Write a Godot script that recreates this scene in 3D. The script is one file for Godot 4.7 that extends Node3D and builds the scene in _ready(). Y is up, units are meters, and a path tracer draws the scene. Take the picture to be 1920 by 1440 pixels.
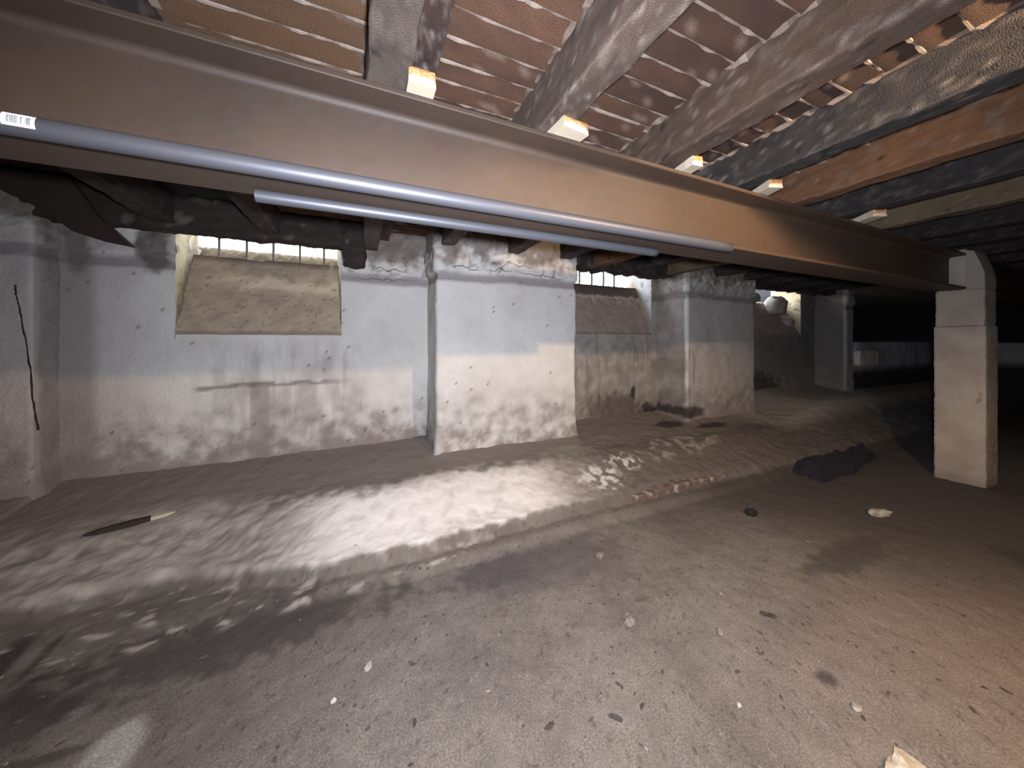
extends Node3D
# A low cellar under a timber floor: whitewashed wall with shallow piers, three street-level
# windows, a new steel beam on a concrete pillar, dirt floor. x runs along the beam, -z to the wall.

var taken := {}
var nz := FastNoiseLite.new()      # soft large patches
var nm := FastNoiseLite.new()      # medium mottling
var nf := FastNoiseLite.new()      # fine mottling
var nr := FastNoiseLite.new()      # ridges, cracks
var rng := RandomNumberGenerator.new()

func _ready():
	# ---------- camera ----------
	var cam := Camera3D.new()
	cam.name = "camera"
	cam.projection = Camera3D.PROJECTION_FRUSTUM
	cam.near = 0.05
	cam.far = 200.0
	var foc := 636.0
	cam.size = 1440.0 / foc * cam.near
	cam.frustum_offset = Vector2(0.0, -80.0 / foc * cam.near)
	cam.position = Vector3(0, 1.3, 0)
	cam.rotation.y = deg_to_rad(-24.06)
	add_child(cam)
	cam.current = true
	# ---------- sky and exposure ----------
	var env := Environment.new()
	env.background_mode = Environment.BG_SKY
	var sky := Sky.new()
	var sm := ProceduralSkyMaterial.new()
	sm.sky_top_color = Color(0.88, 0.92, 1.0)
	sm.sky_horizon_color = Color(0.97, 0.98, 1.0)
	sm.ground_bottom_color = Color(0.5, 0.5, 0.5)
	sm.ground_horizon_color = Color(0.8, 0.8, 0.8)
	sky.sky_material = sm
	env.sky = sky
	env.background_energy_multiplier = 17.0
	env.tonemap_mode = Environment.TONE_MAPPER_LINEAR
	env.tonemap_exposure = 1.0
	env.sdfgi_enabled = true
	env.ssao_enabled = true
	env.ssil_enabled = true
	var we := WorldEnvironment.new()
	we.name = "world_environment"
	we.environment = env
	add_child(we)
	# ---------- lights: the photographer's light, and a warm work lamp hung between two joists ----------
	var flash := SpotLight3D.new()
	flash.name = "camera_light"
	flash.position = Vector3(0.05, 1.36, 0.03)
	flash.rotation = Vector3(deg_to_rad(-6.0), deg_to_rad(-27.0), 0)
	flash.light_color = Color(0.91, 0.938, 1.0)
	flash.light_energy = 11.5
	flash.light_size = 0.03
	flash.spot_angle = 88.0
	flash.spot_angle_attenuation = 1.0
	flash.spot_range = 30.0
	flash.spot_attenuation = 2.0
	flash.shadow_enabled = true
	add_child(flash)
	var lamp := OmniLight3D.new()
	lamp.name = "work_lamp_light"
	lamp.position = Vector3(1.74, 2.20, 0.4)
	lamp.light_color = Color(1.0, 0.85, 0.68)
	lamp.light_energy = 6.2
	lamp.light_size = 0.03
	lamp.omni_range = 30.0
	lamp.omni_attenuation = 2.0
	lamp.shadow_enabled = true
	add_child(lamp)

	set_noise(nz, 11, 1.3, 3)
	set_noise(nm, 22, 6.0, 4)
	set_noise(nf, 33, 26.0, 3)
	set_noise(nr, 44, 3.0, 3)
	nr.fractal_type = FastNoiseLite.FRACTAL_RIDGED
	rng.seed = 20240
	make_materials()
	build_wall()
	build_windows()
	build_ground()
	build_shell()
	build_ceiling()
	build_joists()
	build_lintels()
	build_beam()
	build_pillar()
	build_wedges()
	build_pipes()
	build_loose()
	build_crumbs()

func set_noise(n: FastNoiseLite, s: int, f: float, o: int):
	n.noise_type = FastNoiseLite.TYPE_SIMPLEX_SMOOTH
	n.seed = s
	n.frequency = f
	n.fractal_type = FastNoiseLite.FRACTAL_FBM
	n.fractal_octaves = o

# ---------- naming ----------
func numbered(called: String) -> String:
	if not taken.has(called):
		taken[called] = 0
		return called
	taken[called] += 1
	return "%s_%03d" % [called, taken[called]]

func node3(called: String, at := Vector3.ZERO) -> Node3D:
	var o := Node3D.new()
	o.name = numbered(called)
	o.position = at
	add_child(o, true)
	return o

func put(called: String, mesh: Mesh, mat: Material, parent: Node = null, at := Vector3.ZERO) -> MeshInstance3D:
	var o := MeshInstance3D.new()
	o.name = called if parent else numbered(called)
	o.mesh = mesh
	o.material_override = mat
	o.position = at
	o.cast_shadow = GeometryInstance3D.SHADOW_CASTING_SETTING_ON
	(parent if parent else self).add_child(o, true)
	return o

func tag(o: Node, label: String, category := "", group := "", kind := ""):
	o.set_meta("label", label)
	if category: o.set_meta("category", category)
	if group: o.set_meta("group", group)
	if kind: o.set_meta("kind", kind)

# ---------- colours, materials ----------
var M := {}
func S(r: float, g: float, b: float) -> Color:      # sRGB 0..255 -> linear vertex colour
	return Color(r / 255.0, g / 255.0, b / 255.0).srgb_to_linear()

func grain_tex(sd: int, freq: float, lo: float, hi: float, size := 512, stretch := Vector2.ONE) -> ImageTexture:
	var n := FastNoiseLite.new()
	set_noise(n, sd, freq, 4)
	var im := Image.create(size, size, true, Image.FORMAT_RGB8)
	var bm := float(size) * 0.2
	for y in size:
		for x in size:
			# blend the edges so that it repeats without a seam
			var fx := clampf((x - (size - bm)) / bm, 0.0, 1.0)
			var fy := clampf((y - (size - bm)) / bm, 0.0, 1.0)
			var a := n.get_noise_2d(x * stretch.x, y * stretch.y)
			if fx > 0.0: a = lerpf(a, n.get_noise_2d((x - size) * stretch.x, y * stretch.y), fx)
			if fy > 0.0:
				var b := n.get_noise_2d(x * stretch.x, (y - size) * stretch.y)
				if fx > 0.0: b = lerpf(b, n.get_noise_2d((x - size) * stretch.x, (y - size) * stretch.y), fx)
				a = lerpf(a, b, fy)
			var v := lerpf(lo, hi, clampf(a * 0.9 + 0.5, 0.0, 1.0))
			im.set_pixel(x, y, Color(v, v, v))
	im.generate_mipmaps()
	return ImageTexture.create_from_image(im)

func bump_tex(sd: int, freq: float, strength: float, size := 512) -> ImageTexture:
	var n := FastNoiseLite.new()
	set_noise(n, sd, freq, 5)
	var im := n.get_seamless_image(size, size)
	im.convert(Image.FORMAT_RGBA8)
	im.bump_map_to_normal_map(strength)
	return ImageTexture.create_from_image(im)

func vmat(rough: float, tex: Texture2D, nrm: Texture2D, scale: float, nscale := 1.0, metal := 0.0) -> StandardMaterial3D:
	var m := StandardMaterial3D.new()
	m.vertex_color_use_as_albedo = true
	m.roughness = rough
	m.metallic = metal
	m.albedo_texture = tex
	if nrm:
		m.normal_enabled = true
		m.normal_texture = nrm
		m.normal_scale = nscale
	m.uv1_triplanar = true
	m.uv1_world_triplanar = true
	m.uv1_scale = Vector3.ONE * scale
	m.cull_mode = BaseMaterial3D.CULL_DISABLED
	return m

func make_materials():
	var g1 := grain_tex(1, 0.09, 0.72, 1.0)
	var g2 := grain_tex(2, 0.16, 0.62, 1.0)
	var g3 := grain_tex(3, 0.05, 0.6, 1.0, 512, Vector2(0.25, 2.0))
	var g4 := grain_tex(4, 0.25, 0.8, 1.0)
	var b1 := bump_tex(5, 0.04, 4.0)
	var b2 := bump_tex(6, 0.12, 3.5)
	M.plaster = vmat(0.95, g4, b1, 1.4, 0.6)
	M.dirt = vmat(1.0, g1, b2, 2.2, 0.35)
	M.ledge = vmat(0.98, g4, b2, 2.0, 0.6)
	M.timber = vmat(0.92, g2, b2, 2.6, 0.7)
	M.plank = vmat(0.9, g1, b2, 3.0, 0.5)
	M.steel = vmat(0.62, g4, b1, 4.0, 0.15, 0.0)
	M.pipe = vmat(0.45, g4, b1, 5.0, 0.08, 0.25)
	M.concrete = vmat(0.95, g1, b2, 3.5, 0.8)
	M.freshwood = vmat(0.8, g4, b1, 9.0, 0.3)
	M.rough = vmat(0.95, g2, b2, 5.0, 0.8)
	M.bar = vmat(0.7, g4, null, 4.0)
	M.web = vmat(0.9, g4, null, 4.0)

# ---------- mesh helpers ----------
# a smooth sheet from a grid of points (row by row) with colours; skip(i, j) leaves a cell open
func sheet(nu: int, nv: int, pts: PackedVector3Array, cols: PackedColorArray, skip := PackedByteArray(), flip := false) -> ArrayMesh:
	var nor := PackedVector3Array()
	nor.resize(nu * nv)
	for j in nv:
		var j0 := maxi(j - 1, 0) * nu
		var j1 := mini(j + 1, nv - 1) * nu
		for i in nu:
			var du := pts[j * nu + mini(i + 1, nu - 1)] - pts[j * nu + maxi(i - 1, 0)]
			var dv := pts[j1 + i] - pts[j0 + i]
			var n := du.cross(dv).normalized()
			nor[j * nu + i] = -n if flip else n
	var idx := PackedInt32Array()
	for j in nv - 1:
		for i in nu - 1:
			if skip.size() and skip[j * nu + i]: continue
			var a := j * nu + i
			var b := a + 1
			var c := a + nu
			var d := c + 1
			if flip: idx.append_array(PackedInt32Array([a, b, d, a, d, c]))
			else: idx.append_array(PackedInt32Array([a, d, b, a, c, d]))
	var arr := []
	arr.resize(Mesh.ARRAY_MAX)
	arr[Mesh.ARRAY_VERTEX] = pts
	arr[Mesh.ARRAY_NORMAL] = nor
	arr[Mesh.ARRAY_COLOR] = cols
	arr[Mesh.ARRAY_INDEX] = idx
	var m := ArrayMesh.new()
	m.add_surface_from_arrays(Mesh.PRIMITIVE_TRIANGLES, arr)
	return m

func axis(stops: Array, steps: Array) -> PackedFloat32Array:   # stops n, steps n-1
	var out := PackedFloat32Array()
	for k in steps.size():
		var a: float = stops[k]
		var b: float = stops[k + 1]
		var n := maxi(1, int(ceil(absf(b - a) / float(steps[k]))))
		for i in n: out.append(lerpf(a, b, float(i) / n))
	out.append(stops[stops.size() - 1])
	return out

# faceted solid: quads/tris straight into a SurfaceTool with flat shading
func st_new() -> SurfaceTool:
	var st := SurfaceTool.new()
	st.begin(Mesh.PRIMITIVE_TRIANGLES)
	st.set_smooth_group(-1)
	return st

func quad(st: SurfaceTool, a: Vector3, b: Vector3, c: Vector3, d: Vector3, col: Color):
	for p in [a, b, c, a, c, d]:
		st.set_color(col)
		st.add_vertex(p)

func done(st: SurfaceTool) -> ArrayMesh:
	st.generate_normals()
	return st.commit()

# rough box: every face a grid, pushed about by noise, edges rounded; colour from f(point)
func rough_box(lo: Vector3, hi: Vector3, step: float, amp: float, rad: float, colf: Callable, freq := 9.0) -> ArrayMesh:
	var n := FastNoiseLite.new()
	set_noise(n, 7, freq, 3)
	var c := (lo + hi) / 2.0
	var h := (hi - lo) / 2.0
	var ri := Vector3(maxf(h.x - rad, 0.0), maxf(h.y - rad, 0.0), maxf(h.z - rad, 0.0))
	var st := SurfaceTool.new()
	st.begin(Mesh.PRIMITIVE_TRIANGLES)
	st.set_smooth_group(0)
	for ax in 3:
		var u := (ax + 1) % 3
		var v := (ax + 2) % 3
		var nu := maxi(2, int(ceil(2.0 * h[u] / step)))
		var nv := maxi(2, int(ceil(2.0 * h[v] / step)))
		for sg in [-1.0, 1.0]:
			var grid := []
			for j in nv + 1:
				for i in nu + 1:
					var p := Vector3.ZERO
					p[ax] = sg * h[ax]
					p[u] = lerpf(-h[u], h[u], float(i) / nu)
					p[v] = lerpf(-h[v], h[v], float(j) / nv)
					var q := Vector3(clampf(p.x, -ri.x, ri.x), clampf(p.y, -ri.y, ri.y), clampf(p.z, -ri.z, ri.z))
					var dir := (p - q)
					if dir.length() > 1e-6: p = q + dir.normalized() * rad
					var w := p + c
					var d := amp * n.get_noise_3d(w.x, w.y, w.z)
					var push := Vector3(signf(p.x) * smoothstep(0.5, 1.0, absf(p.x) / h.x), signf(p.y) * smoothstep(0.5, 1.0, absf(p.y) / h.y), signf(p.z) * smoothstep(0.5, 1.0, absf(p.z) / h.z))
					grid.append(w + push * d)
			for j in nv:
				for i in nu:
					var a: Vector3 = grid[j * (nu + 1) + i]
					var b: Vector3 = grid[j * (nu + 1) + i + 1]
					var e: Vector3 = grid[(j + 1) * (nu + 1) + i]
					var f: Vector3 = grid[(j + 1) * (nu + 1) + i + 1]
					var order := [a, f, b, a, e, f] if sg > 0 else [a, b, f, a, f, e]
					for p in order:
						st.set_color(colf.call(p))
						st.add_vertex(p)
	st.index()
	st.generate_normals()
	return st.commit()

func tube(path: PackedVector3Array, radii: PackedFloat32Array, sides: int, col: Color, cap := true) -> ArrayMesh:
	var st := SurfaceTool.new()
	st.begin(Mesh.PRIMITIVE_TRIANGLES)
	var rings := []
	for k in path.size():
		var t := (path[mini(k + 1, path.size() - 1)] - path[maxi(k - 1, 0)]).normalized()
		var up := Vector3.UP if absf(t.y) < 0.9 else Vector3.RIGHT
		var a := t.cross(up).normalized()
		var b := t.cross(a).normalized()
		var ring := []
		for s in sides:
			var w := TAU * s / sides
			ring.append(path[k] + (a * cos(w) + b * sin(w)) * radii[k])
		rings.append(ring)
	st.set_smooth_group(0)
	for k in path.size() - 1:
		for s in sides:
			var s2 := (s + 1) % sides
			for p in [rings[k][s], rings[k][s2], rings[k + 1][s2], rings[k][s], rings[k + 1][s2], rings[k + 1][s]]:
				st.set_color(col)
				st.add_vertex(p)
	if cap:
		st.set_smooth_group(-1)
		for e in [0, path.size() - 1]:
			for s in sides:
				var s2 := (s + 1) % sides
				var tri := [path[e], rings[e][s2], rings[e][s]] if e == 0 else [path[e], rings[e][s], rings[e][s2]]
				for p in tri:
					st.set_color(col)
					st.add_vertex(p)
	st.generate_normals()
	return st.commit()

# a lumpy stone, chip or clod: a squashed sphere cut by noise
func lump(size: Vector3, sd: int, amp: float, colf: Callable, rings := 10, facet := false) -> ArrayMesh:
	var n := FastNoiseLite.new()
	set_noise(n, sd, 1.3, 3)
	var sides := rings * 2
	var grid := []
	for j in rings + 1:
		for i in sides:
			var th := PI * j / rings
			var ph := TAU * i / sides
			var d := Vector3(sin(th) * cos(ph), cos(th), sin(th) * sin(ph))
			var r := 1.0 + amp * n.get_noise_3d(d.x, d.y, d.z) * 2.0
			# a little squareness
			var q := Vector3(signf(d.x) * pow(absf(d.x), 0.8), signf(d.y) * pow(absf(d.y), 0.75), signf(d.z) * pow(absf(d.z), 0.8))
			grid.append(q * size * 0.5 * r)
	var st := SurfaceTool.new()
	st.begin(Mesh.PRIMITIVE_TRIANGLES)
	st.set_smooth_group(-1 if facet else 0)
	for j in rings:
		for i in sides:
			var i2 := (i + 1) % sides
			var a: Vector3 = grid[j * sides + i]
			var b: Vector3 = grid[j * sides + i2]
			var c: Vector3 = grid[(j + 1) * sides + i]
			var d: Vector3 = grid[(j + 1) * sides + i2]
			for p in [a, b, d, a, d, c]:
				st.set_color(colf.call(p))
				st.add_vertex(p)
	if not facet: st.index()
	st.generate_normals()
	return st.commit()

func plain(c: Color) -> Callable:
	return func(_p): return c

# ---------- the wall ----------
const ZR := -3.45
func sstep(a: float, b: float, x: float) -> float:
	return smoothstep(a, b, x)

func blob(p: Vector3, cx: float, cy: float, rx: float, ry: float) -> float:
	var d := Vector2((p.x - cx) / rx, (p.y - cy) / ry).length()
	d += 0.45 * nm.get_noise_3d(p.x * 1.7, p.y * 1.7, p.z * 1.7 + 3.0)
	return 1.0 - smoothstep(0.6, 1.15, d)

func wall_col(p: Vector3) -> Color:
	var a := nz.get_noise_3d(p.x, p.y, p.z)
	var m := nm.get_noise_3d(p.x, p.y, p.z)
	var f := nf.get_noise_3d(p.x, p.y, p.z)
	var clean := S(226, 221, 214)
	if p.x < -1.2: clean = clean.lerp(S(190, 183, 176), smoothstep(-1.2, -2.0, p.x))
	var c := clean.lerp(S(178, 170, 163), clampf(0.45 + a * 0.8 + m * 0.3, 0.0, 1.0) * 0.45)
	c *= 1.0 + f * 0.07
	# dirtier recess with the second window, darker one with the third, grimy beyond
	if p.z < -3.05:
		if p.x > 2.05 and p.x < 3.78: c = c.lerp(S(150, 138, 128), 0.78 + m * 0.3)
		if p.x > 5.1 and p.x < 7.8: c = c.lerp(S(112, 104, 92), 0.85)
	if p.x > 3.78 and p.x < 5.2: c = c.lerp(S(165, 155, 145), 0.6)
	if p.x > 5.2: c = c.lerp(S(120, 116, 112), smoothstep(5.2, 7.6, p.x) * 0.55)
	# mottled grey zone over the foot, then the dirt itself
	var foot := 0.47 + 0.12 * a + 0.13 * m + 0.05 * f
	if p.z > -3.2 and p.x > 0.5 and p.x < 2.2: foot -= 0.07
	c = c.lerp(S(150, 140, 132), smoothstep(foot + 0.45, foot - 0.02, p.y) * clampf(0.55 + m * 0.9 + f * 0.3, 0.0, 1.0))
	c = c.lerp(S(146, 134, 126), smoothstep(foot + 0.06, foot - 0.14, p.y) * 0.92)
	# rain streaks under the first window
	var streak := 0.6 * nm.get_noise_3d(p.x * 3.2, p.y * 0.3, 9.0) + nm.get_noise_3d(p.x * 1.1, p.y * 0.35, 2.0)
	if p.x > -1.4 and p.x < 0.2 and p.y < 1.4:
		var under := smoothstep(1.40, 1.15, p.y) * smoothstep(-1.35, -0.9, p.x) * smoothstep(0.15, -0.2, p.x)
		c = c.lerp(S(140, 132, 126), under * clampf(0.20 + streak * 0.6, 0.0, 0.45))
		var col := smoothstep(0.085, 0.055, absf(p.x + 0.77 + 0.02 * m)) * smoothstep(1.0, 0.93, p.y)
		c = c.lerp(S(138, 130, 118), col * 0.62)
		var scratch := smoothstep(0.02, 0.008, absf(p.y - 0.935 - 0.015 * a - 0.02 * m)) * smoothstep(-1.22, -1.15, p.x) * smoothstep(0.0, -0.4, p.x)
		c = c.lerp(S(112, 104, 98), scratch * 0.75)
	if p.x > 2.1 and p.x < 3.9 and p.y < 1.4:
		c = c.lerp(S(112, 100, 92), clampf(streak * 1.2, 0.0, 0.45))
	# black damp in the corner beside the third pier
	c = c.lerp(S(34, 28, 25), 0.9 * maxf(blob(p, 3.55, 0.36, 0.16, 0.12), blob(p, 3.30, 0.62, 0.05, 0.10)))
	c = c.lerp(S(40, 33, 30), 0.85 * blob(p, 3.86, 0.40, 0.22, 0.08))
	c = c.lerp(S(80, 68, 60), 0.7 * blob(p, 3.0, 0.45, 0.5, 0.2))
	c = c.lerp(S(60, 52, 42), 0.85 * blob(p, 5.9, 0.45, 0.75, 0.4))
	# sooty line and rougher dirty band high on the wall
	var line := 1.885 + 0.012 * m + 0.02 * a
	var groove := smoothstep(0.05, 0.025, absf(p.y - line))
	c = c.lerp(S(128, 122, 120), groove * 0.75)
	if p.y > 1.93:
		c = c.lerp(S(120, 106, 97), clampf(smoothstep(2.02, 2.18, p.y + 0.22 * m) * 0.85, 0.0, 1.0))
		if nr.get_noise_3d(p.x * 1.3, p.y * 1.3, p.z) > 0.62: c = c.lerp(S(105, 96, 90), 0.5)
	c = c.lerp(S(95, 86, 82), 0.85 * blob(p, -1.42, 2.0, 0.10, 0.2))
	c = c.lerp(S(88, 80, 77), 0.8 * blob(p, -1.83, 2.0, 0.07, 0.26))
	c = c.lerp(S(120, 105, 95), 0.7 * blob(p, 0.22, 2.16, 0.28, 0.14))
	# flyspecks and chipped spots
	var speck := nf.get_noise_3d(p.x * 3.7 + 40.0, p.y * 3.7, p.z) + 0.25 * a
	if speck > 0.66: c = c.lerp(S(84, 74, 68), 0.7)
	# painted-over darker strip inside the left return
	if p.x > -1.96 and p.x < -1.70 and p.z < -3.27: c = c.lerp(S(128, 118, 114), 0.55 * smoothstep(-1.70, -1.78, p.x))
	c.a = 1.0
	return c

func wall_push(p: Vector3) -> float:
	var m := nm.get_noise_3d(p.x * 0.7, p.y * 0.7, p.z * 0.7)
	var d := 0.018 * nz.get_noise_3d(p.x, p.y, p.z) + 0.008 * m
	d += 0.16 * exp(-maxf(p.y - 0.12, 0.0) / 0.11)
	var line := 1.885 + 0.012 * nm.get_noise_3d(p.x, p.y, p.z) + 0.02 * nz.get_noise_3d(p.x, p.y, p.z)
	d += 0.022 * smoothstep(line + 0.03, line + 0.055, p.y)
	d -= 0.012 * smoothstep(0.045, 0.025, absf(p.y - line))
	if p.y > 1.95: d += 0.022 * nm.get_noise_3d(p.x * 1.6, p.y * 1.6, p.z) * smoothstep(1.95, 2.05, p.y)
	return d

# strip of wall following a plan path; window = [x0, x1, y0] leaves an opening up to the top
func wall_strip(called: String, parent: Node3D, plan: PackedVector2Array, nrm: PackedVector2Array, ys: PackedFloat32Array, window := []):
	var nu := plan.size()
	var nv := ys.size()
	var pts := PackedVector3Array()
	var cols := PackedColorArray()
	pts.resize(nu * nv)
	cols.resize(nu * nv)
	for j in nv:
		for i in nu:
			var p := Vector3(plan[i].x, ys[j], plan[i].y)
			var k := 1.0
			if window.size():
				var dx := maxf(maxf(window[0] - p.x, p.x - window[1]), window[2] - p.y)
				k = smoothstep(-0.001, 0.05, dx) * 0.7 + 0.3
			var d := wall_push(p) * k
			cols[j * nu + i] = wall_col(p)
			pts[j * nu + i] = p + Vector3(nrm[i].x, 0, nrm[i].y) * d
	var skip := PackedByteArray()
	if window.size():
		skip.resize(nu * nv)
		for j in nv - 1:
			for i in nu - 1:
				var cx := (plan[i].x + plan[i + 1].x) / 2.0
				var cy := (ys[j] + ys[j + 1]) / 2.0
				skip[j * nu + i] = 1 if cx > window[0] and cx < window[1] and cy > window[2] else 0
	put(called, sheet(nu, nv, pts, cols, skip), M.plaster, parent)

func pier(parent: Node3D, x0: float, x1: float, zf: float, ys: PackedFloat32Array):
	var plan := PackedVector2Array()
	var nrm := PackedVector2Array()
	var r := 0.035
	var step := 0.02
	var add := func(p: Vector2, n: Vector2):
		plan.append(p)
		nrm.append(n)
	var n := int((absf(ZR - zf) + 0.05 - r) / step)
	for i in n + 1: add.call(Vector2(x0, lerpf(ZR - 0.05, zf - r, float(i) / n)), Vector2(-1, 0))
	for i in range(1, 6):
		var w := PI / 2 * i / 6.0
		add.call(Vector2(x0 + r - r * cos(w), zf - r + r * sin(w)), Vector2(-cos(w), sin(w)))
	n = int((x1 - x0 - 2 * r) / step)
	for i in n + 1: add.call(Vector2(lerpf(x0 + r, x1 - r, float(i) / n), zf), Vector2(0, 1))
	for i in range(1, 6):
		var w := PI / 2 * i / 6.0
		add.call(Vector2(x1 - r + r * sin(w), zf - r + r * cos(w)), Vector2(sin(w), cos(w)))
	n = int((absf(ZR - zf) + 0.05 - r) / step)
	for i in n + 1: add.call(Vector2(x1, lerpf(zf - r, ZR - 0.05, float(i) / n)), Vector2(1, 0))
	wall_strip("pier", parent, plan, nrm, ys)

func recess(parent: Node3D, xs: PackedFloat32Array, ys: PackedFloat32Array, window := []):
	var plan := PackedVector2Array()
	var nrm := PackedVector2Array()
	for x in xs:
		plan.append(Vector2(x, ZR))
		nrm.append(Vector2(0, 1))
	wall_strip("recess", parent, plan, nrm, ys, window)

const WIN := [[-1.30, -0.16, 1.365], [2.25, 3.61, 1.40], [5.35, 7.2, 1.42]]
func build_wall():
	var w := node3("wall_back")
	tag(w, "whitewashed plaster wall with shallow piers, stained and dirty along its foot", "", "", "structure")
	var ys := axis([-0.1, 0.1, 2.36], [0.05, 0.02])
	pier(w, -3.6, -1.92, -3.26, ys)
	pier(w, 0.61, 2.09, -3.0, ys)
	pier(w, 3.76, 5.12, -3.0, ys)
	pier(w, 7.68, 7.95, -3.0, ys)
	var st := 0.02
	var wn = WIN[0]
	recess(w, axis([-1.97, wn[0], wn[1], 0.66], [st, st, st]), axis([-0.1, 0.1, wn[2], 2.36], [0.05, st, st]), wn)
	wn = WIN[1]
	recess(w, axis([2.04, wn[0], wn[1], 3.81], [st, st, st]), axis([-0.1, 0.1, wn[2], 2.36], [0.05, st, st]), wn)
	wn = WIN[2]
	recess(w, axis([5.07, wn[0], wn[1], 7.73], [0.03, 0.03, 0.03]), axis([-0.1, 0.1, wn[2], 2.36], [0.05, 0.03, 0.03]), wn)
	# the masonry behind the plaster, one block between each two openings
	var stops := [-3.6, -1.34, -0.12, 2.21, 3.65, 5.31, 7.24, 8.1]
	for k in range(0, stops.size() - 1):
		var open := k % 2 == 1
		var top := 1.2 if open else 2.5
		put("masonry", rough_box(Vector3(stops[k], -0.2, -3.95), Vector3(stops[k + 1], top, -3.52), 0.4, 0.0, 0.001, plain(S(140, 130, 120))), M.rough, w)
	# hairline cracks in the plaster high on the lit pier and down the next one
	var fine := [[0.66, 1.99, 1.06, 1.955, -3.0], [1.06, 1.955, 1.35, 1.99, -3.0], [1.30, 1.97, 2.02, 1.93, -3.0], [3.80, 1.27, 3.79, 1.02, -3.0], [3.82, 1.22, 3.93, 1.0, -3.0], [0.05, 1.99, 0.48, 1.965, ZR], [-0.1, 1.885, 0.5, 1.90, ZR], [1.20, 2.06, 1.62, 2.02, -3.0], [1.86, 0.10, 1.87, 0.30, -3.0]]
	for q in fine:
		var pth := PackedVector3Array()
		var rd := PackedFloat32Array()
		for i in 25:
			var t := i / 24.0
			var p := Vector3(lerpf(q[0], q[2], t), lerpf(q[1], q[3], t), q[4])
			p.x += 0.02 * nm.get_noise_2d(p.y * 2.0, p.x)
			p.y += 0.035 * nm.get_noise_2d(p.x * 1.6, p.y)
			p.z += wall_push(p)
			pth.append(p)
			rd.append(0.0035 * sin(PI * clampf(t, 0.05, 0.95)))
		put("crack", tube(pth, rd, 5, S(92, 82, 76)), M.rough, w)
	# the long crack on the left pier
	var path := PackedVector3Array()
	var rad := PackedFloat32Array()
	var cr := [Vector2(-2.003, 1.66), Vector2(-1.999, 1.60), Vector2(-1.981, 1.471), Vector2(-1.953, 1.197), Vector2(-1.93, 0.921), Vector2(-1.905, 0.70)]
	for k in cr.size() - 1:
		for i in 9:
			var q: Vector2 = cr[k].lerp(cr[k + 1], i / 9.0)
			var p := Vector3(q.x + rng.randf_range(-0.002, 0.002), q.y, -3.26)
			p.z += wall_push(p) - 0.001
			if p.x > -1.95: p.z -= 0.003
			path.append(p)
			rad.append(rng.randf_range(0.003, 0.0055))
	rad[0] = 0.002
	var ck := put("crack", tube(path, rad, 6, S(52, 42, 36)), M.rough, w)
	ck.set_meta("label", "long dark crack running down the left pier")

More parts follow.
